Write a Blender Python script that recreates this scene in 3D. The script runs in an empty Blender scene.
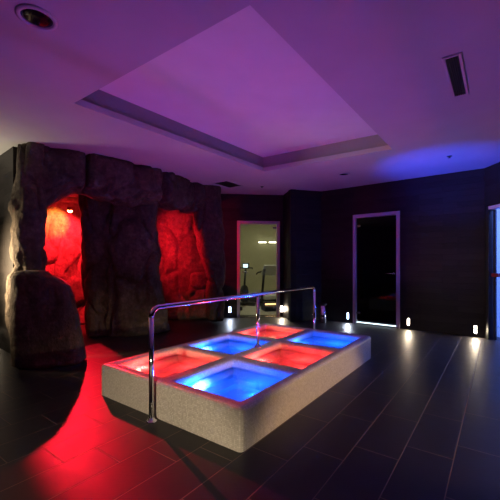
import bpy, bmesh, math, random
from mathutils import Vector, Matrix, noise
C = bpy.context.scene.collection
PI = math.pi
F, HY, EYE, CEIL = 340.0, 263.0, 1.22, 2.76
E1 = Vector((.592, .806, 0)).normalized()      # long axis of the pool
E2 = Vector((-E1.y, E1.x, 0))
ANG = math.atan2(E1.y, E1.x)

# ------------------------------------------------------------------ helpers
def tag(o, label=None, cat=None, group=None, kind=None):
    if label: o['label'] = label
    if cat: o['category'] = cat
    if group: o['group'] = group
    if kind: o['kind'] = kind
    return o
def empty(name, loc, rz=0, label=None, cat=None, group=None, kind=None):
    o = bpy.data.objects.new(name, None); C.objects.link(o)
    o.location = loc; o.rotation_euler = (0, 0, rz); o.empty_display_size = .1
    return tag(o, label, cat, group, kind)
def obj(name, bm, mat, parent=None, smooth=False, kind=None, loc=None, rz=None):
    bmesh.ops.recalc_face_normals(bm, faces=bm.faces)
    me = bpy.data.meshes.new(name); bm.to_mesh(me); bm.free()
    for p in me.polygons: p.use_smooth = smooth
    me.materials.append(mat)
    o = bpy.data.objects.new(name, me); C.objects.link(o)
    if parent: o.parent = parent
    if loc is not None: o.location = loc
    if rz is not None: o.rotation_euler = (0, 0, rz)
    if kind: o['kind'] = kind
    return o
def box(bm, x0, x1, y0, y1, z0, z1, M=None):
    vs = [Vector((x, y, z)) for z in (z0, z1) for y in (y0, y1) for x in (x0, x1)]
    if M is not None: vs = [M @ v for v in vs]
    v = [bm.verts.new(p) for p in vs]
    for f in ((0,1,3,2), (4,6,7,5), (0,4,5,1), (2,3,7,6), (0,2,6,4), (1,5,7,3)):
        bm.faces.new([v[i] for i in f])
def bevel(o, w, seg=2, ang=40):
    m = o.modifiers.new('bevel', 'BEVEL'); m.width = w; m.segments = seg
    m.limit_method = 'ANGLE'; m.angle_limit = math.radians(ang)
    return o
def mbox(*a, M=None):
    bm = bmesh.new(); box(bm, *a, M=M); return bm
def tube(bm, pts, r, n=14, cap=True):
    pts = [Vector(p) for p in pts]; rings = []
    T = (pts[1] - pts[0]).normalized()
    N = T.orthogonal().normalized()
    for i, p in enumerate(pts):
        t = (pts[min(i+1, len(pts)-1)] - pts[max(i-1, 0)]).normalized()
        N = (N - t * N.dot(t)).normalized(); B = t.cross(N)
        rr = r[i] if isinstance(r, (list, tuple)) else r
        rings.append([bm.verts.new(p + rr * (N * math.cos(2*PI*k/n) + B * math.sin(2*PI*k/n))) for k in range(n)])
    for a, b in zip(rings, rings[1:]):
        for k in range(n): bm.faces.new((a[k], a[(k+1) % n], b[(k+1) % n], b[k]))
    if cap:
        bm.faces.new(list(reversed(rings[0]))); bm.faces.new(rings[-1])
def lathe(bm, prof, n=32, cx=0, cy=0, close=True):
    rings = []
    for r, z in prof:
        rings.append([bm.verts.new((cx + r*math.cos(2*PI*k/n), cy + r*math.sin(2*PI*k/n), z)) for k in range(n)])
    for a, b in zip(rings, rings[1:]):
        for k in range(n): bm.faces.new((a[k], a[(k+1) % n], b[(k+1) % n], b[k]))
    if close:
        bm.faces.new(rings[0]); bm.faces.new(list(reversed(rings[-1])))
def flo(u, v, z=0):                       # a pixel on the horizontal plane of height z
    Y = (EYE - z) * F / (v - HY); return Vector(((u - 250) * Y / F, Y, z))

# ------------------------------------------------------------------ materials
class NT:
    def __init__(s, name):
        s.m = bpy.data.materials.new(name); s.m.use_nodes = True
        s.t = s.m.node_tree; s.b = s.t.nodes['Principled BSDF']; s.out = s.t.nodes['Material Output']
    def n(s, typ, **kw):
        nd = s.t.nodes.new('ShaderNode' + typ)
        for k, v in kw.items():
            if k in ('operation', 'data_type', 'blend_type', 'noise_dimensions', 'feature', 'offset', 'offset_frequency', 'vector_type', 'distance'):
                setattr(nd, k, v)
        return nd
    def l(s, a, b): s.t.links.new(a, b)
    def math(s, op, a, b=None, c=None):
        nd = s.t.nodes.new('ShaderNodeMath'); nd.operation = op
        for i, x in enumerate((a, b, c)):
            if x is None: continue
            if isinstance(x, (int, float)): nd.inputs[i].default_value = x
            else: s.l(x, nd.inputs[i])
        return nd.outputs[0]
    def ramp(s, fac, stops):
        r = s.t.nodes.new('ShaderNodeValToRGB'); s.l(fac, r.inputs[0])
        e = r.color_ramp.elements
        while len(e) < len(stops): e.new(.5)
        for i, (p, c) in enumerate(stops):
            e[i].position = p; e[i].color = (*c, 1) if len(c) == 3 else c
        return r.outputs[0]
    def coord(s, scale=(1, 1, 1)):
        tc = s.t.nodes.new('ShaderNodeTexCoord'); mp = s.t.nodes.new('ShaderNodeMapping')
        mp.inputs['Scale'].default_value = scale; s.l(tc.outputs['Object'], mp.inputs[0]); return mp.outputs[0]
    def noise(s, vec, scale, detail=4, rough=.55):
        nd = s.t.nodes.new('ShaderNodeTexNoise'); nd.inputs['Scale'].default_value = scale
        nd.inputs['Detail'].default_value = detail; nd.inputs['Roughness'].default_value = rough
        s.l(vec, nd.inputs['Vector']); return nd.outputs['Fac']
    def bump(s, h, strength, dist, normal=None):
        nd = s.t.nodes.new('ShaderNodeBump'); nd.inputs['Strength'].default_value = strength
        nd.inputs['Distance'].default_value = dist; s.l(h, nd.inputs['Height'])
        if normal is not None: s.l(normal, nd.inputs['Normal'])
        return nd.outputs[0]
    def set(s, **kw):
        for k, v in kw.items():
            k = k.replace('_', ' ')
            if hasattr(v, 'links'): s.l(v, s.b.inputs[k])
            else: s.b.inputs[k].default_value = (*v, 1) if isinstance(v, tuple) and len(v) == 3 and 'Color' in k else v
        return s
def plain(name, col, rough=.5, metal=0, nscale=30, namp=.06, spec=.5):
    t = NT(name); f = t.noise(t.coord(), nscale, 3)
    c0 = tuple(x * (1 - namp) for x in col); c1 = tuple(min(1, x * (1 + namp)) for x in col)
    t.set(Base_Color=t.ramp(f, [(.3, c0), (.7, c1)]), Roughness=rough, Metallic=metal)
    t.b.inputs['Specular IOR Level'].default_value = spec
    return t.m
def emit(name, col, strength):
    t = NT(name); t.set(Base_Color=(.8, .8, .8), Emission_Color=col, Emission_Strength=strength); return t.m

def mat_floor():
    t = NT('slate_floor_tile')
    tc = t.n('TexCoord')
    def dot(v):
        d = t.n('VectorMath', operation='DOT_PRODUCT'); t.l(tc.outputs['Object'], d.inputs[0]); d.inputs[1].default_value = v; return d.outputs['Value']
    s, q = dot(E1), dot(E2)
    W, L = .274, .62
    tt = t.math('DIVIDE', t.math('SUBTRACT', q, .504), W)
    k = t.math('FLOOR', tt)
    ss = t.math('DIVIDE', t.math('MULTIPLY_ADD', k, L/3, t.math('SUBTRACT', s, 2.241)), L)
    j = t.math('FLOOR', ss)
    ft, fs = t.math('FRACT', tt), t.math('FRACT', ss)
    def edge(f, size):                      # metres to the nearest joint
        return t.math('MULTIPLY', t.math('MINIMUM', f, t.math('SUBTRACT', 1, f)), size)
    d = t.math('MINIMUM', edge(ft, W), edge(fs, L))
    g = t.n('MapRange'); t.l(d, g.inputs[0]); g.inputs[1].default_value = .0019; g.inputs[2].default_value = .0034
    tile = g.outputs[0]
    cv = t.n('CombineXYZ'); t.l(k, cv.inputs[0]); t.l(j, cv.inputs[1])
    wn = t.n('TexWhiteNoise'); t.l(cv.outputs[0], wn.inputs['Vector'])
    n1 = t.noise(tc.outputs['Object'], 9, 6, .65)
    mp = t.n('Mapping'); mp.inputs['Rotation'].default_value = (0, 0, -ANG); mp.inputs['Scale'].default_value = (6, 40, 1)
    t.l(tc.outputs['Object'], mp.inputs[0])
    n2 = t.noise(mp.outputs[0], 2.2, 5, .6)
    cm = t.math('MULTIPLY_ADD', wn.outputs['Value'], .35, t.math('MULTIPLY', n1, .65))
    col = t.ramp(cm, [(.25, (.010, .0085, .0095)), (.75, (.024, .0205, .0215))])
    mx = t.n('Mix', data_type='RGBA'); t.l(tile, mx.inputs[0]); mx.inputs[6].default_value = (.20, .14, .10, 1); t.l(col, mx.inputs[7])
    rg = t.math('MULTIPLY_ADD', n1, .16, .37)
    rg = t.math('ADD', rg, t.math('MULTIPLY', t.math('SUBTRACT', 1, tile), .3))
    h = t.math('ADD', t.math('MULTIPLY', n2, .7), t.math('MULTIPLY', n1, .6))
    b1 = t.bump(h, .25, .003); b2 = t.bump(tile, .5, .003, b1)
    t.set(Base_Color=mx.outputs[2], Roughness=rg, Normal=b2)
    t.b.inputs['Specular IOR Level'].default_value = .42
    return t.m
def mat_wall():
    t = NT('dark_slate_planks')
    tc = t.n('TexCoord'); sp = t.n('SeparateXYZ'); t.l(tc.outputs['Object'], sp.inputs[0])
    cb = t.n('CombineXYZ'); t.l(sp.outputs[0], cb.inputs[0]); t.l(sp.outputs[2], cb.inputs[1])
    br = t.n('TexBrick', offset=.37)
    br.inputs['Scale'].default_value = 1; br.inputs['Mortar Size'].default_value = .003
    br.inputs['Brick Width'].default_value = .6; br.inputs['Row Height'].default_value = .098; br.inputs['Bias'].default_value = -.1
    br.inputs['Color1'].default_value = (0, 0, 0, 1); br.inputs['Color2'].default_value = (1, 1, 1, 1); br.inputs['Mortar'].default_value = (0, 0, 0, 1)
    t.l(cb.outputs[0], br.inputs['Vector'])
    n1 = t.noise(t.coord((3, 3, 14)), 3, 6, .6)
    bw = t.n('RGBToBW'); t.l(br.outputs['Color'], bw.inputs[0])
    f = t.math('MULTIPLY_ADD', bw.outputs[0], .45, t.math('MULTIPLY', n1, .7))
    col = t.ramp(f, [(.2, (.007, .0062, .0065)), (.9, (.028, .024, .024))])
    h = t.math('SUBTRACT', f, t.math('MULTIPLY', br.outputs['Fac'], 1.0))
    t.set(Base_Color=col, Roughness=.55, Normal=t.bump(h, .6, .008))
    t.b.inputs['Specular IOR Level'].default_value = .35
    return t.m
def mat_mosaic():
    t = NT('beige_mosaic'); tc = t.n('TexCoord')
    S = 1 / .0125
    sc = t.n('VectorMath', operation='SCALE'); t.l(tc.outputs['Object'], sc.inputs[0]); sc.inputs['Scale'].default_value = S
    fl = t.n('VectorMath', operation='FLOOR'); t.l(sc.outputs[0], fl.inputs[0])
    fr = t.n('VectorMath', operation='FRACTION'); t.l(sc.outputs[0], fr.inputs[0])
    wn = t.n('TexWhiteNoise'); t.l(fl.outputs[0], wn.inputs['Vector'])
    sp = t.n('SeparateXYZ'); t.l(fr.outputs[0], sp.inputs[0])
    def e(x): return t.math('MINIMUM', x, t.math('SUBTRACT', 1, x))
    geo = t.n('NewGeometry')
    ns = t.n('SeparateXYZ')
    vt = t.n('VectorTransform', vector_type='NORMAL'); vt.convert_from = 'WORLD'; vt.convert_to = 'OBJECT'
    t.l(geo.outputs['Normal'], vt.inputs[0]); t.l(vt.outputs[0], ns.inputs[0])
    ds = []
    for i in range(3):                       # joints of the axis that runs along the normal do not count
        a = t.math('GREATER_THAN', t.math('ABSOLUTE', ns.outputs[i]), .7)
        ds.append(t.math('MAXIMUM', e(sp.outputs[i]), a))
    d = t.math('MINIMUM', t.math('MINIMUM', ds[0], ds[1]), ds[2])
    g = t.n('MapRange'); t.l(d, g.inputs[0]); g.inputs[1].default_value = .05; g.inputs[2].default_value = .13
    col = t.ramp(wn.outputs['Value'], [(0, (.50, .45, .385)), (.5, (.60, .55, .48)), (1, (.70, .65, .58))])
    mx = t.n('Mix', data_type='RGBA'); t.l(g.outputs[0], mx.inputs[0]); mx.inputs[6].default_value = (.46, .42, .37, 1); t.l(col, mx.inputs[7])
    # each little tile is laid at a slightly different tilt
    sv = t.n('VectorMath', operation='SUBTRACT'); t.l(wn.outputs['Color'], sv.inputs[0]); sv.inputs[1].default_value = (.5, .5, .5)
    ss = t.n('VectorMath', operation='SCALE'); t.l(sv.outputs[0], ss.inputs[0]); ss.inputs['Scale'].default_value = .11
    bn = t.bump(g.outputs[0], .4, .002)
    ad = t.n('VectorMath', operation='ADD'); t.l(bn, ad.inputs[0]); t.l(ss.outputs[0], ad.inputs[1])
    nm = t.n('VectorMath', operation='NORMALIZE'); t.l(ad.outputs[0], nm.inputs[0])
    t.set(Base_Color=mx.outputs[2], Roughness=.24, Normal=nm.outputs[0])
    return t.m
def mat_rock():
    t = NT('moulded_brown_rock'); v = t.coord()
    n1 = t.noise(v, 1.6, 8, .6); n2 = t.noise(v, 14, 8, .7); n3 = t.noise(t.coord((1, 1, .35)), 5, 6, .6)
    f = t.math('ADD', t.math('MULTIPLY', n1, .5), t.math('MULTIPLY', n2, .5))
    col = t.ramp(f, [(.32, (.030, .023, .019)), (.5, (.085, .067, .053)), (.68, (.19, .155, .12))])
    h = t.math('ADD', t.math('MULTIPLY', n2, .5), n3)
    t.set(Base_Color=col, Roughness=.82, Normal=t.bump(h, 1.0, .05))
    t.b.inputs['Specular IOR Level'].default_value = .3
    return t.m
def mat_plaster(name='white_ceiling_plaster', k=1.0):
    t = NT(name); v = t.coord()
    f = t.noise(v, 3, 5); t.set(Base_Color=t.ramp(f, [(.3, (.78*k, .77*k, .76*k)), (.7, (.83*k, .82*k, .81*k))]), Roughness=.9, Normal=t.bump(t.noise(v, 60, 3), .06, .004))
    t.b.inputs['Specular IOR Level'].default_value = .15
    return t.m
def mat_glassy(name, tint, refl_rough, ior=1.33, bump=None, haze=0):
    t = NT(name)
    tr = t.n('BsdfTransparent'); tr.inputs[0].default_value = (*tint, 1)
    gl = t.n('BsdfGlossy'); gl.inputs['Roughness'].default_value = refl_rough
    fr = t.n('Fresnel'); fr.inputs[0].default_value = ior
    ge = t.n('NewGeometry'); fac = t.math('MULTIPLY', fr.outputs[0], t.math('SUBTRACT', 1, ge.outputs['Backfacing']))
    mx = t.n('MixShader'); t.l(fac, mx.inputs[0]); t.l(tr.outputs[0], mx.inputs[1]); t.l(gl.outputs[0], mx.inputs[2])
    if haze:
        tl = t.n('BsdfTranslucent'); tl.inputs[0].default_value = (.75, .75, .75, 1); hz = t.n('MixShader'); hz.inputs[0].default_value = haze
        t.l(tr.outputs[0], hz.inputs[1]); t.l(tl.outputs[0], hz.inputs[2]); t.l(hz.outputs[0], mx.inputs[1])
    if bump:
        b = t.bump(t.noise(t.coord(), bump[0], 3), bump[1], bump[2]); t.l(b, fr.inputs[1]); t.l(b, gl.inputs['Normal'])
    t.l(mx.outputs[0], t.out.inputs[0]); return t.m
def mat_backpanel():
    t = NT('ridged_dark_plastic'); v = t.coord(); t.set(Base_Color=t.ramp(t.noise(v, 40), [(.3, (.02, .02, .022)), (.7, (.03, .03, .032))]), Roughness=.45); return t.m

M = dict(floor=mat_floor(), wall=mat_wall(), mosaic=mat_mosaic(), rock=mat_rock(), plaster=mat_plaster(), ceil=mat_plaster('grey_ceiling_plaster', .70), trayside=mat_plaster('tray_side_dark', .44),  # outer ceiling darker than the tray, tray sides darkest
    chrome=plain('polished_chrome', (.78, .78, .80), .09, 1, 80, .02),
    steel=plain('brushed_steel', (.55, .55, .56), .22, 1, 60, .05),
    frame=plain('painted_door_frame', (.62, .56, .57), .45, 0, 30, .03),
    blackglass=plain('black_glass', (.003, .003, .004), .06, 0, 10, .02, .15),
    dark=mat_backpanel(),
    grille=plain('dark_grille_metal', (.03, .028, .03), .4, .3),
    pale=plain('pale_grey_paint', (.55, .54, .55), .6),
    liner=plain('white_basin_liner', (.30, .285, .27), .35, 0, 40, .04),
    glass=mat_glassy('clear_glass', (.93, .95, .93), .02, 1.45),
    water=mat_glassy('pool_water', (.93, .96, .98), .03, 1.33, (7, .12, .02), .26),
    gymwall=plain('cream_gym_wall', (.52, .50, .36), .8, 0, 4, .05),
    gymfloor=plain('pale_gym_floor', (.55, .53, .42), .5, 0, 8, .08),
    whitewall=plain('white_room_wall', (.75, .77, .80), .6, 0, 4, .03),
    blackrub=plain('black_rubber', (.02, .02, .02), .55),
    lens=plain('dark_lens_glass', (.02, .018, .02), .1, .3, 10, .02), whiteplastic=plain('white_plastic', (.68, .70, .64), .4),
    redplastic=plain('dark_red_plastic', (.25, .02, .03), .4),
    e_step=emit('step_light_diffuser', (1.0, .90, .74), 22), e_cool=emit('cool_step_light_diffuser', (.42, .56, 1.0), 14),
    e_lamp=emit('red_spot_lens', (1.0, .30, .06), 60),
    e_red=emit('red_underwater_lens', (1.0, .14, .08), 18), e_blue=emit('blue_underwater_lens', (.25, .6, 1.0), 30),
    e_tube=emit('gym_light_tube', (1.0, .93, .62), 5), e_gap=emit('lit_gap_strip', (.70, .92, 1.0), 2.2),
    e_screen=emit('small_lit_screen', (.7, .95, 1.0), 1.6), e_orange=emit('amber_display', (1.0, .55, .2), 2.5))

# ------------------------------------------------------------------ lights
def light(name, typ, loc, col, energy, size=.05, aim=None, parent=None, **kw):
    d = bpy.data.lights.new(name, typ); d.color = col; d.energy = energy
    if typ == 'AREA':
        d.shape = kw.get('shape', 'RECTANGLE'); d.size = size; d.size_y = kw.get('size_y', size)
        if 'spread' in kw: d.spread = kw['spread']
    else: d.shadow_soft_size = size
    if typ == 'SPOT': d.spot_size = kw.get('cone', 1.2); d.spot_blend = kw.get('blend', .4)
    o = bpy.data.objects.new(name, d); C.objects.link(o); o.location = loc
    if aim is not None:
        o.rotation_euler = (Vector(aim) - Vector(loc)).to_track_quat('-Z', 'Y').to_euler()
    return o

# ------------------------------------------------------------------ room shell
PR0, PR1 = Vector((3.81, -1.4)), Vector((3.81, 5.52))
PC, PB, PA = Vector((1.535, 7.32)), Vector((.85, 7.10)), Vector((.75, 7.72))
PK, PD, PD2, PE, PF, PG = Vector((-2.6, 7.33)), Vector((-4.1, 6.5)), Vector((-4.1, 5.46)), Vector((-3.05, 4.58)), Vector((-4.4, 5.52)), Vector((-4.4, -1.4))
def wall(name, a, b, openings=(), thick=.12, mat='wall', top=CEIL + .04):
    d = b - a; L = d.length; bm = bmesh.new()       # walking a->b keeps the room on the left, thickness goes to the right
    xs = 0
    for x0, x1, z1 in sorted(openings):
        if x0 > xs: box(bm, xs, x0, -thick, 0, 0, top)
        box(bm, x0, x1, -thick, 0, z1, top); xs = x1
    box(bm, xs, L, -thick, 0, 0, top)
    return obj(name, bm, M[mat], kind='structure', loc=(a.x, a.y, 0), rz=math.atan2(d.y, d.x))
def along(a, b, t, off=0, z=0):                   # point at distance t along a wall, off metres into the room
    d = (b - a).normalized(); n = Vector((-d.y, d.x)); p = a + d * t + n * off
    return Vector((p.x, p.y, z))
bm = bmesh.new(); box(bm, -4.6, 4.1, -1.6, 8.0, -.1, 0)
obj('floor', bm, M['floor'], kind='structure')
D2a, D2b = .448 * (PC - PR1).length, .758 * (PC - PR1).length
d1 = (PK - PA).length
D1a, D1b = (Vector((.676, 7.711)) - PA).length, (Vector((-.29, 7.60)) - PA).length
wall('wall_east', PR0, PR1, [(5.62, 6.86, 2.12)])
wall('wall_right', PR1, PC, [(D2a, D2b, 2.19)])
wall('wall_pillar_face', PC, PB)
wall('wall_pillar_return', PB, PA)
wall('wall_back', PA, PK, [(D1a, D1b, 2.165)])
wall('wall_cave_back', PK, PD); wall('wall_cave_west', PD, PD2); wall('wall_cave_side', PD2, PE)
wall('wall_left', PE, PF); wall('wall_west', PF, PG); wall('wall_south', PG, PR0)

# ceiling with the recessed tray
R0 = Vector((0, 2.03, 0))                          # the tray's near right corner
def rpt(s, t, z): p = R0 + E1 * s + E2 * t; return Vector((p.x, p.y, z))
bm = bmesh.new()
inner = [(0, 0), (3.21, -.03), (3.11, 2.0), (0, 2.11)]; sgn = [(-1, -1), (1, -1), (1, 1), (-1, 1)]
outer = [(3.9, -1.5), (3.9, 8.0), (-4.5, 8.0), (-4.5, -1.5)]
O0 = [bm.verts.new((x, y, CEIL)) for x, y in outer]
I0 = [bm.verts.new(rpt(s, t, CEIL)) for s, t in inner]
def order(k): return I0[k]
for k in range(4):
    # tray corner k is nearest to: near right, far right, far left, near left
    bm.faces.new((O0[k], O0[(k+1) % 4], I0[(k+1) % 4], I0[k]))
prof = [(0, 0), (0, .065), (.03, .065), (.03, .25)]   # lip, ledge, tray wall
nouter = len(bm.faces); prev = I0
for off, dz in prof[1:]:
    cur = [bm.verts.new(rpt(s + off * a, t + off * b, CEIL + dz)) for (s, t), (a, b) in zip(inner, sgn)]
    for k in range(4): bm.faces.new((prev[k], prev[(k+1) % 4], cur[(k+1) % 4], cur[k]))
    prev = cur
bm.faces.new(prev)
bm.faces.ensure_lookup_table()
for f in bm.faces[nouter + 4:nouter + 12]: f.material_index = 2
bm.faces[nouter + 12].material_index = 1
O1 = [bm.verts.new((x, y, CEIL + .3)) for x, y in outer]
for k in range(4): bm.faces.new((O0[k], O0[(k+1) % 4], O1[(k+1) % 4], O1[k]))
bm.faces.new(O1)
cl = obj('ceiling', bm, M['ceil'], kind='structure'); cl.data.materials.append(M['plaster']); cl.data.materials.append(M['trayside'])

# ------------------------------------------------------------------ doors
def door_frame(name, a, b, x0, x1, h, w=.065, jm='frame'):
    d = (b - a); rz = math.atan2(d.y, d.x); p = along(a, b, x0)
    root = empty(name, p, rz, kind='structure'); W = x1 - x0
    for xx in (0, W - w): bevel(obj('door_jamb', mbox(xx, xx + w, -.10, .018, 0, h), M[jm], root), .004)
    bevel(obj('door_head', mbox(w, W - w, -.10, .018, h - w, h), M['frame'], root), .004)
    return root, W
# dark glass door on the right wall  (local x runs right -> left in the picture)
r2, W2 = door_frame('door_2', PR1, PC, D2a, D2b, 2.19)
leaf = bevel(obj('glass_panel', mbox(.07, W2 - .07, -.045, -.03, .075, 2.12), M['blackglass'], r2), .002); leaf['label'] = 'glossy black glass leaf'
tag(obj('threshold', mbox(.065, W2 - .065, -.09, -.02, .0, .02), M['steel'], r2))
tag(obj('light_gap', mbox(.07, W2 - .07, -.04, -.02, .022, .040), M['e_gap'], r2), 'bright bluish strip of light under the door')
for z in (.22, 1.96):
    bevel(obj('hinge', mbox(W2 - .15, W2 - .068, -.05, .0, z - .022, z + .022), M['steel'], r2), .003)
hb = bmesh.new(); tube(hb, [(.11, -.03, 1.02), (.11, .03, 1.02)], .022); tube(hb, [(.11, .03, 1.02), (.125, .045, 1.02), (.24, .045, 1.02)], .011)
obj('handle', hb, M['chrome'], r2, True)
# clear glass door to the gym
r1, W1 = door_frame('door_1', PA, PK, D1a, D1b, 2.165)
obj('glass_panel', mbox(.07, W1 - .07, -.05, -.04, .012, 2.095), M['glass'], r1)['label'] = 'clear glass leaf'
for z in (.2, 2.02): bevel(obj('hinge', mbox(.068, .15, -.055, -.02, z - .022, z + .022), M['steel'], r1), .003)
hb = bmesh.new(); tube(hb, [(W1 - .12, -.04, 1.02), (W1 - .12, .02, 1.02), (W1 - .23, .025, 1.02)], .011); obj('handle', hb, M['chrome'], r1, True)
tag(obj('threshold', mbox(.065, W1 - .065, -.1, .0, .0, .01), M['steel'], r1))
# blue lit door on the right edge
r3, W3 = door_frame('door_3', PR0, PR1, 5.62, 6.86, 2.12, .05, 'dark')  # dark jamb material stands in for the shading on the jambs
obj('glass_panel', mbox(.08, W3 - .11, -.06, -.05, .01, 2.06), M['glass'], r3)['label'] = 'clear glass leaf'
bevel(obj('door_edge_rail', mbox(W3 - .115, W3 - .075, -.07, -.04, .01, 2.06), M['dark'], r3), .003)
bevel(obj('lock', mbox(W3 - .19, W3 - .06, -.085, -.02, 1.0, 1.06), M['redplastic'], r3), .006)

# room behind the blue door
bm = bmesh.new()
for a in ((3.94, 6.2, 6.5, 6.6, 0, 2.7), (6.2, 6.3, 3.0, 6.6, 0, 2.7), (3.94, 6.2, 3.0, 3.1, 0, 2.7), (3.94, 6.3, 3.0, 6.6, 2.6, 2.7), (3.935, 3.99, 5.75, 6.5, 0, 2.6)): box(bm, *a)
obj('wall_blue_room', bm, M['whitewall'], kind='structure')
obj('floor_blue_room', mbox(3.94, 6.3, 3.0, 6.6, -.06, -.001), M['gymfloor'], kind='structure')
light('blue_room_light', 'AREA', (4.9, 4.8, 2.55), (.06, .15, 1.0), 120, .8, aim=(4.9, 4.8, 0))
light('blue_room_light', 'AREA', (4.5, 5.2, 2.3), (.4, .6, 1.0), 9, .5, aim=(4.9, 6.5, 1.2))

# gym beyond the clear door
bm = bmesh.new()
GX0, GX1, GY = -1.6, 1.9, 12.4
for a in ((GX0, GX1, GY, GY + .1, 0, 2.9), (GX0 - .1, GX0, 7.65, GY, 0, 2.9), (GX1, GX1 + .1, 7.9, GY, 0, 2.9)): box(bm, *a)
obj('wall_gym', bm, M['gymwall'], kind='structure')
obj('ceiling_gym', mbox(GX0 - .1, GX1 + .1, 7.9, GY + .1, 2.8, 2.9), M['plaster'], kind='structure')
obj('floor_gym', mbox(GX0 - .1, GX1 + .1, 8.0, GY + .1, -.1, 0), M['gymfloor'], kind='structure')
light('gym_ceiling_light', 'AREA', (.1, 8.6, 2.7), (1.0, .93, .66), 13, .6, aim=(.1, 8.6, 0))
light('gym_ceiling_light', 'AREA', (.3, 11, 2.7), (1.0, .93, .60), 9, .8, aim=(.3, 11.2, 0))
for i, (x0, x1) in enumerate(((.30, .60), (.68, .98))):
    g = empty('linear_wall_lamp', ((x0 + x1) / 2, GY, 1.97), 0, ('left' if i == 0 else 'right') + ' of two slim lit lamps on the back wall seen through the glass door', 'lamp', 'slim lamps in the gym')
    hw = (x1 - x0) / 2
    obj('housing', mbox(-hw, hw, -.05, 0, -.03, .03), M['pale'], g); obj('diffuser', mbox(-hw + .01, hw - .01, -.075, -.051, -.022, .022), M['e_tube'], g)
# treadmill with pale hood
t = empty('treadmill', (.36, 10.2, 0), math.radians(-62), 'dark treadmill with a pale slanted hood seen through the clear glass door', 'treadmill')
bevel(obj('deck', mbox(-.9, .65, -.33, .33, .08, .2), M['blackrub'], t), .02)
bevel(obj('belt', mbox(-.85, .45, -.24, .24, .2, .212), M['blackrub'], t), .004)
bm = bmesh.new()
for x, z0, z1 in ((.42, .12, .22), ): pass
v = [bm.verts.new(p) for p in [(.35, -.3, .2), (.75, -.3, .2), (.75, -.3, .30), (.55, -.3, .36), (.35, .3, .2), (.75, .3, .2), (.75, .3, .30), (.55, .3, .36)]]
for f in ((0,1,2,3), (4,7,6,5), (0,4,5,1), (1,5,6,2), (2,6,7,3), (3,7,4,0)): bm.faces.new([v[i] for i in f])
bevel(obj('motor_hood', bm, M['whiteplastic'], t), .02)
for y in (-.33, .33):
    bm = bmesh.new(); tube(bm, [(.55, y, .15), (.7, y, 1.05)], .035); obj('upright', bm, M['dark'], t, True)
    bm = bmesh.new(); tube(bm, [(.7, y, 1.0), (.35, y, .95), (.25, y, .9)], .02); obj('grip', bm, M['blackrub'], t, True)
Mt = Matrix.Translation((.66, 0, 1.02)) @ Matrix.Rotation(math.radians(-55), 4, 'Y')
cs = bevel(obj('console', mbox(-.17, .17, -.36, .36, -.03, .03, M=Mt), M['whiteplastic'], t), .015); cs['label'] = 'pale slanted console'
# exercise bike
t = empty('exercise_bike', (-.27, 9.3, 0), math.radians(70), 'dark exercise bike with a small lit screen, seen through the clear glass door', 'exercise bike')
bm = bmesh.new(); tube(bm, [(-.5, 0, .1), (-.1, 0, .35), (.35, 0, .45), (.5, 0, .12)], .035); tube(bm, [(-.1, 0, .35), (-.25, 0, .85)], .03); tube(bm, [(.3, 0, .42), (.42, 0, 1.05)], .03)
obj('frame', bm, M['dark'], t, True)
bm = bmesh.new(); tube(bm, [(.32, -.04, .35), (.32, .04, .35)], .24, 32); obj('flywheel', bm, M['blackrub'], t)
bm = bmesh.new(); tube(bm, [(-.42, 0, .9), (-.25, 0, .91), (-.08, 0, .9)], [.11, .09, .035]); obj('seat', bm, M['blackrub'], t, True)
bm = bmesh.new(); tube(bm, [(.28, -.25, 1.06), (.46, -.2, 1.08), (.46, .2, 1.08), (.28, .25, 1.06)], .016); obj('handlebar', bm, M['blackrub'], t, True)
bevel(obj('console', mbox(.42, .47, -.10, .10, 1.06, 1.22), M['dark'], t), .01)
tag(obj('screen', mbox(.412, .419, -.07, .07, 1.09, 1.19), M['e_screen'], t), 'small bright screen')
for s in (-1, 1):
    bm = bmesh.new(); tube(bm, [(-.02, .03*s, .33), (-.02 + .1*s, .08*s, .33 - .08*s)], .012); box(bm, -.08 + .1*s, .04 + .1*s, .08*s - .04, .08*s + .04, .31 - .08*s, .335 - .08*s); obj('pedal', bm, M['blackrub'], t)
    bevel(obj('foot', mbox(.5*s - .04, .5*s + .04, -.25, .25, 0, .09), M['dark'], t), .01)
# low bench with amber display behind the door
t = empty('step_machine', (.55, 8.75, 0), .2, 'low dark machine with an amber lit display just inside the clear glass door', 'exercise machine')
bevel(obj('base', mbox(-.22, .22, -.2, .25, 0, .12), M['dark'], t), .02)
bm = bmesh.new(); tube(bm, [(0, .15, .1), (0, .1, .16)], .04); obj('post', bm, M['dark'], t, True)
bevel(obj('console', mbox(-.2, .12, -.06, .14, .125, .22), M['dark'], t), .012)
tag(obj('display', mbox(-.18, .10, -.07, -.061, .15, .19), M['e_orange'], t), 'amber lit display')

# ------------------------------------------------------------------ step lights
def step_light(p, d, label, cool=False, energy=2.2, w=.036, h=.125):
    n = Vector((-d.y, d.x))
    g = empty('step_light', p, math.atan2(d.y, d.x), label, 'wall light', 'low recessed lights around the walls')
    bm = bmesh.new(); o, i = (w/2 + .008, h/2 + .008), (w/2, h/2)
    for a in ((-o[0], o[0], 0, .006, i[1], o[1]), (-o[0], o[0], 0, .006, -o[1], -i[1]), (-o[0], -i[0], 0, .006, -i[1], i[1]), (i[0], o[0], 0, .006, -i[1], i[1])): box(bm, *a)
    obj('trim_ring', bm, M['dark'], g)
    obj('diffuser', mbox(-i[0], i[0], 0, .004, -i[1], i[1]), M['e_cool' if cool else 'e_step'], g)
    q = Vector(p) + Vector((n.x, n.y, 0)) * .02
    light('step_light_glow', 'AREA', q, (.75, .83, 1.0) if cool else (1.0, .80, .55), energy, w * .8, aim=q + Vector((n.x, n.y, -.25)), size_y=h * .8)
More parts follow.
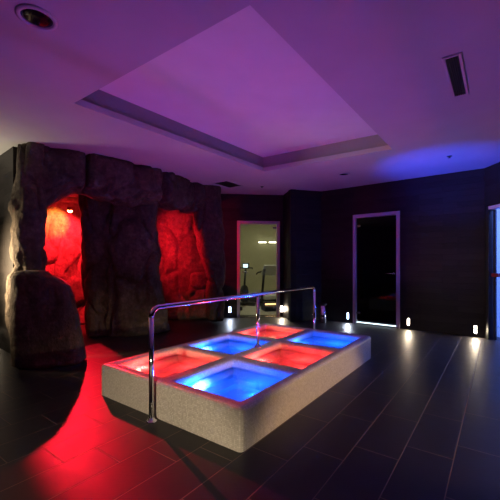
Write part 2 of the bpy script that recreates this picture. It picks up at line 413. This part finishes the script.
dR = (PC - PR1).normalized(); LR = (PC - PR1).length
def t_at(a, b, u):                               # where a wall crosses the vertical plane through pixel column u
    k = (u - 250) / F; d = (b - a).normalized(); return (k * a.y - a.x) / (d.x - k * d.y)
for u, z, lab, cool in ((475.5, .125, 'rightmost lit low wall light, nearest the blue lit doorway', False), (408.5, .14, 'lit low wall light just right of the black glass door', False), (348, .14, 'bluish lit low wall light just left of the black glass door', True)):
    step_light(along(PR1, PC, t_at(PR1, PC, u), .001, z), dR, lab, cool, 2.6)
dB = (PK - PA).normalized()
step_light(along(PA, PK, .037, .001, .18), dB, 'lit low wall light squeezed between the clear glass door and the pillar', False, 2.2, .05)
step_light(along(PA, PK, t_at(PA, PK, 229.8), .001, .18), dB, 'lit low wall light between the rock column and the clear glass door', True, 1.6, .05)
dL = (PF - PE).normalized()
step_light(along(PE, PF, 1.06, .001, .14), dL, 'low wall light on the slate wall left of the rock pier', False, 14)

# ------------------------------------------------------------------ foot bath plinth with six basins
PLn, PWd, PH = 2.74, 1.66, .285
org = Vector((-.055, 2.175, 0))
bath = empty('foot_bath', org, ANG, 'long low mosaic foot bath with six square basins glowing red and blue', 'foot bath')
mx, my, rx, ry = .115, .10, .14, .13
tx = (PLn - 2*mx - 2*rx) / 3; ty = (PWd - 2*my - ry) / 2
XS = [0]; 
for i in range(3): XS += [mx + i*(tx + rx), mx + i*(tx + rx) + tx]
XS.append(PLn); YS = [0, my, my + ty, my + ty + ry, PWd - my, PWd]
bm = bmesh.new(); V = {}
def vv(x, y, z):
    k = (round(x, 4), round(y, 4), round(z, 4))
    if k not in V: V[k] = bm.verts.new(k)
    return V[k]
RIM = PH - .075
for i in range(len(XS) - 1):
    for j in range(len(YS) - 1):
        x0, x1, y0, y1 = XS[i], XS[i+1], YS[j], YS[j+1]
        if i % 2 == 1 and j % 2 == 1:
            for (a, b) in (((x0, y0), (x1, y0)), ((x1, y0), (x1, y1)), ((x1, y1), (x0, y1)), ((x0, y1), (x0, y0))):
                bm.faces.new((vv(*a, PH), vv(*b, PH), vv(*b, RIM), vv(*a, RIM)))
        else: bm.faces.new((vv(x0, y0, PH), vv(x1, y0, PH), vv(x1, y1, PH), vv(x0, y1, PH)))
for i in range(len(XS) - 1):
    for y in (0, PWd): bm.faces.new((vv(XS[i], y, PH), vv(XS[i+1], y, PH), vv(XS[i+1], y, 0), vv(XS[i], y, 0)))
for j in range(len(YS) - 1):
    for x in (0, PLn): bm.faces.new((vv(x, YS[j], PH), vv(x, YS[j+1], PH), vv(x, YS[j+1], 0), vv(x, YS[j], 0)))
pl = bevel(obj('plinth', bm, M['mosaic'], bath, True), .036, 5); pl['label'] = 'beige mosaic plinth'
WZ = PH - .085
def bath_pt(x, y, z): p = org + E1*x + E2*y; return Vector((p.x, p.y, z))
BL, RD = (.003, .078, 1.0), (1.0, .032, .028)
rows = ['nearest', 'middle', 'farthest']
for i in range(3):
    for j in range(2):
        blue = (i + j) % 2 == 0
        x0, x1, y0, y1 = XS[1 + 2*i], XS[2 + 2*i], YS[1 + 2*j], YS[2 + 2*j]
        cn = 'blue' if blue else 'red'; side = 'right' if j == 0 else 'left'
        bm = bmesh.new()
        # a stepped shell: wall, ledge, well, floor; 1 cm thick skin outside
        lv = [(0, RIM), (0, .10), (.12, .10), (.125, .06)]
        ring = []
        for off, z in lv: ring.append([bm.verts.new(p) for p in ((x0+off, y0+off, z), (x1-off, y0+off, z), (x1-off, y1-off, z), (x0+off, y1-off, z))])
        for a, b in zip(ring, ring[1:]):
            for k in range(4): bm.faces.new((a[k], a[(k+1) % 4], b[(k+1) % 4], b[k]))
        bm.faces.new(ring[-1])
        bs = obj('basin', bm, M['liner'], bath); bs['label'] = f'{cn} lit basin, {side} one of the {rows[i]} pair'
        wt = obj('water', mbox(x0 + .002, x1 - .002, y0 + .002, y1 - .002, .102, WZ), M['water'], bath); wt['label'] = f'{cn} lit water in the {side} {rows[i]} basin'
        # lamp set low in the left wall
        lx, lz = x0 + tx * .30, .152
        bm = bmesh.new(); Mr = Matrix.Translation((lx, y1 - .004, lz)) @ Matrix.Rotation(PI/2, 4, 'X')
        lathe(bm, [(.024, 0), (.024, .006), (.018, .010)], 20); bmesh.ops.transform(bm, matrix=Mr, verts=bm.verts)
        lp = obj('underwater_lamp', bm, M['e_blue' if blue else 'e_red'], bs); lp['label'] = f'glowing {cn} lamp'
        light('underwater_light', 'POINT', bath_pt(lx, y1 - .09, .165), BL if blue else RD, 23.0 if blue else 17, .03)
        light('underwater_light', 'POINT', bath_pt((x0+x1)/2 + .12, (y0+y1)/2 - .1, .09), BL if blue else RD, 18.0 if blue else 12, .025)
        if blue: light('underwater_beam', 'SPOT', bath_pt(x0 + .03, y1 - .12, .135), (.40, .78, 1.0), 220, .012, aim=bath_pt(x0 + .30, y1 + .03, .14), cone=.40, blend=.1)

# ------------------------------------------------------------------ handrail
RZ, RR = .875, .0195
rail = empty('handrail', bath_pt(-.06, PWd/2, 0), ANG, 'chrome handrail on three posts running over the middle of the foot bath', 'handrail')
LL = PLn + .12; cb = .075
def arc(cx, a0, a1): return [(cx + cb*math.cos(a), 0, RZ - cb + cb*math.sin(a)) for a in [a0 + (a1-a0)*k/8 for k in range(9)]]
bm = bmesh.new(); tube(bm, arc(cb, PI, PI/2) + arc(LL - cb, PI/2, 0), RR, 20); obj('top_rail', bm, M['chrome'], rail, True)
for x, z0, z1 in ((0, .0, RZ - cb), (LL/2, PH, RZ - RR*.5), (LL, .0, RZ - cb)):
    bm = bmesh.new(); tube(bm, [(x, 0, z0), (x, 0, z1)], RR if x != LL/2 else .018, 20); obj('post', bm, M['chrome'], rail, True)
    bm = bmesh.new(); lathe(bm, [(.042, z0), (.042, z0 + .006), (.034, z0 + .014), (.023, z0 + .016), (.023, z0 + .03)], 28, x, 0); obj('base_flange', bm, M['chrome'], rail, True)

# ------------------------------------------------------------------ rockwork
def fbm(p, o=4):
    a, s, f = .5, 0, 1
    for _ in range(o): s += a * noise.noise(p * f); a *= .5; f *= 2.03
    return s
def rock_disp(p, seed, amp):
    q = p + Vector((seed * 3.7, seed * 1.3, seed * 2.1))
    d = fbm(q * 1.5, 3) * amp * 1.6 + fbm(Vector((q.x * 6, q.y * 6, q.z * 3)), 4) * amp * .8
    w = q + Vector((noise.noise(q * 2), noise.noise(q * 2 + Vector((9, 0, 0))), 0)) * .22
    dist, _ = noise.voronoi(Vector((w.x * 1.9, w.y * 1.9, w.z * .85)))
    d -= amp * 1.5 * math.exp(-(dist[1] - dist[0]) * 16)
    d += (noise.cell(Vector((w.x * 2.6, w.y * 2.6, w.z * 1.5))) - .5) * amp * .35
    return d
def rock(name, secs, U, Vd, parent, seed, amp=.05, expo=3.2, n=110, step=.024):
    """secs: (centre, half along U, half along V); sections stay in the plane of U and V"""
    U = Vector(U).normalized(); Vd = Vector(Vd).normalized(); bm = bmesh.new(); pts = []
    for (c0, a0, b0), (c1, a1, b1) in zip(secs, secs[1:]):
        m = max(2, int((Vector(c1) - Vector(c0)).length / step))
        for k in range(m):
            f = k / m; f = f * .5 + .5 * f * f * (3 - 2 * f)
            pts.append((Vector(c0).lerp(Vector(c1), f), a0 + (a1 - a0) * f, b0 + (b1 - b0) * f))
    pts.append((Vector(secs[-1][0]), secs[-1][1], secs[-1][2]))
    ax = (pts[-1][0] - pts[0][0]).normalized()
    c, a, b = pts[0]; pre = [(c - ax * .055, a * .55, b * .55), (c - ax * .04, a * .85, b * .85)]
    c, a, b = pts[-1]; post = [(c + ax * .04, a * .85, b * .85), (c + ax * .055, a * .55, b * .55)]
    rings = []
    for c, a, b in pre + pts + post:
        r = []
        for k in range(n):
            th = 2 * PI * k / n; co, si = math.cos(th), math.sin(th)
            x = math.copysign(abs(co) ** (2 / expo), co); y = math.copysign(abs(si) ** (2 / expo), si)
            off = U * (x * a) + Vd * (y * b); p = c + off
            nrm = (U * (x / max(a, .05)) + Vd * (y / max(b, .05))).normalized()
            r.append(bm.verts.new(p + nrm * rock_disp(p, seed, amp)))
        rings.append(r)
    for r0, r1 in zip(rings, rings[1:]):
        for k in range(n): bm.faces.new((r0[k], r0[(k+1) % n], r1[(k+1) % n], r1[k]))
    for r, c in ((rings[0], pre[0][0]), (rings[-1], post[-1][0])):
        cv = bm.verts.new(c)
        for k in range(n): bm.faces.new((r[k], r[(k+1) % n], cv))
    return obj(name, bm, M['rock'], parent, True)
def col_secs(Yc, rows, dV, ppm=None):            # rows: (v, uL, uR) seen at depth Yc
    out = []
    for v, a, b in rows:
        z = EYE - (v - HY) * Yc / F
        out.append(((((a + b)/2 - 250) * Yc / F, Yc, z), (b - a)/2 * Yc / F if ppm is None else (b - a)/2 / ppm, dV))
    return out
UA, VA = (.8, .6, 0), (-.6, .8, 0)
UX, VY = (1, 0, 0), (0, 1, 0)
grot = empty('rock_grotto', (-2.3, 5.6, 0), 0, 'tall artificial rock grotto with two red lit openings and stone lintels', 'rock grotto')
GI = Matrix.Translation((-2.3, 5.6, 0)).inverted()
def grock(name, *a, **k):
    o = rock(name, *a, **k); o.data.transform(GI); o.parent = grot; return o
grock('left_pier', col_secs(4.62, [(128, 25, 52), (170, 19, 50), (200, 13, 45), (230, 11, 45), (258, 12, 46), (266, 15, 46), (275, 9, 46), (310, 6, 44), (345, 10, 42), (358, 13, 42)], .34, 84), UA, VA, None, 1, .045)
def lintel(name, a, b, za, zb, V_, seed, hv=.33, mid=None, amp=.05):
    d = Vector(((b[0]-a[0]), (b[1]-a[1]), 0)).normalized(); Vp = Vector((-d.y, d.x, 0)); TOP = 2.86
    secs = []
    stops = [(0, za), (1, zb)] if mid is None else [(0, za)] + mid + [(1, zb)]
    for f, z in stops:
        p = Vector((a[0] + (b[0]-a[0])*f, a[1] + (b[1]-a[1])*f, (TOP + z)/2)); secs.append((p, (TOP - z)/2, hv))
    return grock(name, secs, (0, 0, 1), Vp, None, seed, amp, 3.6)
# fronts of the lintels follow the ceiling line of the photograph
lintel('lintel', (-3.08, 4.60), (-2.47, 4.96), 1.90, 2.24, 0, 5, .36, [(.4, 1.98), (.7, 2.16)])
lintel('lintel', (-2.405, 4.98), (-1.66, 5.76), 2.26, 2.20, 0, 6, .34, [(.3, 2.22), (.6, 2.10), (.85, 2.20)])
lintel('lintel', (-1.58, 5.85), (-1.30, 6.55), 2.24, 2.26, 0, 7, .30, [(.5, 2.18)])
lintel('lintel', (-1.22, 6.6), (-.98, 7.15), 2.24, 2.2, 0, 9, .28)
grock('centre_column', col_secs(6.0, [(180, 108, 158), (200, 106, 158), (225, 104, 156), (240, 106, 159), (255, 110, 162), (272, 108, 158), (300, 104, 164), (331, 100, 170)], .36), (.97, .24, 0), (-.24, .97, 0), None, 11, .055)
grock('centre_column', col_secs(5.95, [(180, 82, 118), (205, 81, 116), (250, 82, 116), (300, 84, 118), (331, 86, 120)], .42), (.9, .43, 0), (-.43, .9, 0), None, 14, .05)
grock('right_column', col_secs(6.92, [(172, 192, 221), (200, 190, 221), (230, 193, 223), (255, 199, 224), (275, 206, 224), (318, 208, 222)], .26), (.92, .4, 0), (-.4, .92, 0), None, 17, .045)
grock('base_stone', col_secs(7.22, [(275, 191, 208), (290, 188, 210), (316, 188, 210)], .09), UX, VY, None, 21, .03)
def backwall():
    P = [(-3.2, 4.95), (-3.8, 5.5), (-3.85, 6.2), (-3.4, 6.7), (-2.7, 7.08), (-2.1, 7.22), (-1.5, 7.30), (-.95, 7.37)]
    bm = bmesh.new(); cols = []; NZ = 60
    pts = []
    for (a, b) in zip(P, P[1:]):
        m = max(3, int((Vector(b) - Vector(a)).length / .035))
        pts += [Vector(a).lerp(Vector(b), k/m) for k in range(m)]
    pts.append(Vector(P[-1]))
    for i, p in enumerate(pts):
        t = (pts[min(i+6, len(pts)-1)] - pts[max(i-6, 0)]).normalized(); nn = Vector((t.y, -t.x, 0)); c = []
        for k in range(NZ + 1):
            q = Vector((p.x, p.y, 2.8 * k / NZ)); c.append(bm.verts.new(q + nn * rock_disp(q, 31, .07)))
        back = [bm.verts.new(Vector((p.x, p.y, z)) - nn * .09) for z in (2.8, 0)]
        cols.append(c + back)
    m = len(cols[0])
    for a, b in zip(cols, cols[1:]):
        for k in range(m): bm.faces.new((a[k], b[k], b[(k+1) % m], a[(k+1) % m]))
    bm.faces.new(cols[0]); bm.faces.new(list(reversed(cols[-1])))
    o = obj('cave_wall', bm, M['rock'], None, True); o.data.transform(GI); o.parent = grot
backwall()
grock('added_cave_roof', [((-3.75, 5.75, 2.56), .85, .2), ((-2.75, 6.5, 2.56), .6, .2)], (-.6, .8, 0), (0, 0, 1), None, 52, .05)  # added slab, carries the lamp and blocks its upward red light
grock('added_cave_roof', [((-2.35, 6.45, 2.56), .5, .2), ((-1.15, 6.95, 2.56), .42, .2)], (-.38, .92, 0), (0, 0, 1), None, 57, .04)  # added slab, stops the hidden red light leaking onto the ceiling
bld = rock('boulder', col_secs(4.1, [(275, 17, 48), (279, 16, 59), (286, 16, 66), (300, 16, 71), (320, 16, 76), (340, 17, 80), (361, 18, 83)], .20), (.95, .30, 0), (-.30, .95, 0), None, 46, .016, 3.8)
tag(bld, 'big brown boulder standing on the tiles in front of the left rock pier', 'boulder')

# red spots under the lintels
def red_spot(p, label, parent=None):
    g = empty('spot_lamp', p, 0, label, 'spot lamp')
    bm = bmesh.new(); lathe(bm, [(.045, .05), (.05, .045), (.05, -.012), (.043, -.012), (.043, -.004)], 24); obj('housing', bm, M['steel'], g, True)
    bm = bmesh.new(); lathe(bm, [(.0425, -.004), (.040, -.020), (.028, -.036), (.01, -.042)], 24); obj('lens', bm, M['e_lamp'], g, True)
L1 = Vector((-3.23, 6.1, 2.17))
red_spot(L1, 'small glowing orange spot lamp under the left lintel of the grotto')
light('red_spot_light', 'SPOT', L1 - Vector((0, 0, .07)), (1.0, .008, .026), 880, .02, aim=(-1.22, 4.15, 0), cone=.76, blend=.2)
light('red_spot_light', 'POINT', L1 - Vector((0, 0, .07)), (1.0, .01, .02), 30, .02)
light('red_spot_light', 'SPOT', L1 - Vector((0, 0, .07)), (1.0, .010, .02), 800, .02, aim=(-4.0, 6.75, 1.0), cone=2.1, blend=.4)
light('red_spot_light', 'SPOT', L1 - Vector((0, 0, .07)), (1.0, .24, .03), 300, .02, aim=(-3.78, 6.5, 1.98), cone=1.0, blend=.9)  # added orange spot for the overexposed patch on the wall behind the lamp
light('red_cave_light', 'SPOT', (-1.86, 6.62, 1.6), (1.0, .008, .025), 120, .04, aim=(-1.45, 7.3, 1.55), cone=2.2, blend=.4)

# ------------------------------------------------------------------ bin
t = empty('waste_bin', (1.50, 7.0, 0), 0, 'small round chrome bin with dark rim standing by the pillar', 'bin')
bm = bmesh.new(); lathe(bm, [(.07, .012), (.072, .02), (.072, .36), (.064, .36), (.064, .05)], 32, close=True); obj('body', bm, M['chrome'], t, True)
bm = bmesh.new(); lathe(bm, [(.066, .361), (.076, .361), (.076, .39), (.062, .40), (.05, .385)], 32); obj('rim', bm, M['blackrub'], t, True)
bm = bmesh.new(); lathe(bm, [(.066, 0), (.066, .012)], 32); obj('foot_ring', bm, M['blackrub'], t, True)

# ------------------------------------------------------------------ ceiling fittings
def cpt(u, v): Y = (CEIL - EYE) * F / (HY - v); return Vector(((u - 250) * Y / F, Y, CEIL))
def vent(u, v, L, W, nsl, label, rz=ANG):
    g = empty('ceiling_vent', cpt(u, v), rz, label, 'ceiling vent')
    f = .022; bm = bmesh.new()
    for a in ((-L/2-f, L/2+f, W/2, W/2+f), (-L/2-f, L/2+f, -W/2-f, -W/2), (-L/2-f, -L/2, -W/2, W/2), (L/2, L/2+f, -W/2, W/2)): box(bm, *a, -.012, -.0005)
    bevel(obj('frame', bm, M['ceil'], g), .003)
    obj('backing', mbox(-L/2, L/2, -W/2, W/2, -.004, -.0005), M['grille'], g)
    for k in range(nsl):
        y = -W/2 + W * (k + .5) / nsl
        Mr = Matrix.Translation((0, y, -.010)) @ Matrix.Rotation(math.radians(35), 4, 'X')
        obj('slat', mbox(-L/2, L/2, -.006, .006, -.001, .001, M=Mr), M['grille'], g)
vent(456.5, 77, .70, .085, 6, 'long dark slot vent on the ceiling at the right')
vent(228, 184, .46, .30, 9, 'dark rectangular vent in the ceiling above the right rock column')
def downlight(u, v, r, label):
    g = empty('downlight', cpt(u, v), 0, label, 'downlight')
    bm = bmesh.new(); lathe(bm, [(r, -.0005), (r, -.006), (r*.9, -.012), (r*.78, -.012), (r*.76, -.002)], 40); obj('trim_ring', bm, M['ceil'], g, True)
    bm = bmesh.new(); lathe(bm, [(r*.76, -.003), (r*.6, -.007), (r*.2, -.009)], 40); obj('lens', bm, M['lens'], g, True)['label'] = 'dark glossy unlit lens'
downlight(37, 17.5, .115, 'large round unlit downlight with red gleam at the near left of the ceiling')
downlight(344, 174, .10, 'round unlit downlight on the ceiling beyond the recessed tray')
def sprinkler(u, v, label):
    g = empty('ceiling_sprinkler', cpt(u, v), 0, label, 'sprinkler')
    bm = bmesh.new(); lathe(bm, [(.035, -.0005), (.035, -.006), (.015, -.012)], 24); obj('rosette', bm, M['steel'], g, True)
    bm = bmesh.new(); lathe(bm, [(.010, -.012), (.010, -.018), (.004, -.024), (.02, -.025), (.02, -.028)], 20); obj('head', bm, M['dark'], g, True)
sprinkler(449.5, 156, 'small dark sprinkler on the ceiling near the blue glow at the right')
sprinkler(262, 186.5, 'tiny sprinkler on the ceiling in front of the clear glass door')

# ------------------------------------------------------------------ added lights without a visible fixture
light('south_slab_fill', 'SPOT', (-.9, -1.2, .62), (1.0, .81, .55), 340, .05, aim=(-.78, 2.65, -.5), cone=.62, blend=.6)  # added unseen spot for the slab's front face, no doorway there
light('east_slab_fill', 'SPOT', (3.65, .9, .66), (1.0, .64, .34), 350, .05, aim=(.7, 3.2, -.5), cone=.70, blend=.6)  # added unseen spot for the slab's right face, no doorway there
light('west_ceiling_fill', 'AREA', (-4.3, 4.1, 1.7), (1.0, .84, .60), 11, .3, aim=(-3.7, 4.3, 2.76), spread=2.0)  # added unseen fill, warms the ceiling at the far left
light('west_rock_fill', 'AREA', (-4.25, 4.0, 1.3), (1.0, .72, .42), 36, .3, aim=(-2.85, 4.55, 1.05), size_y=.5, spread=1.25)  # added unseen fill, rakes the boulder and pier from the left
light('blue_beam', 'SPOT', bath_pt(2.4, .3, .25), (.0, .05, 1.0), 560, .03, aim=(3.1, 5.35, 2.76), cone=.75, blend=1.0)  # added spot in the bath, imitates reflected blue light along the ceiling edge

w = bpy.data.worlds.new('World'); bpy.context.scene.world = w; w.use_nodes = True
w.node_tree.nodes['Background'].inputs[0].default_value = (.012, .008, .016, 1)
cam = bpy.data.cameras.new('camera'); co = bpy.data.objects.new('camera', cam); C.objects.link(co)
cam.sensor_width = 36; cam.lens = F / 500 * 36; cam.shift_y = (HY - 250) / 500
co.location = (0, 0, EYE); co.rotation_euler = (PI/2, 0, 0); cam.clip_start = .02
sc = bpy.context.scene; sc.camera = co
vs = sc.view_settings; vs.view_transform = 'Standard'; vs.look = 'None'; vs.gamma = 1; vs.exposure = 0; vs.use_curve_mapping = False
sc.cycles.use_denoising = True
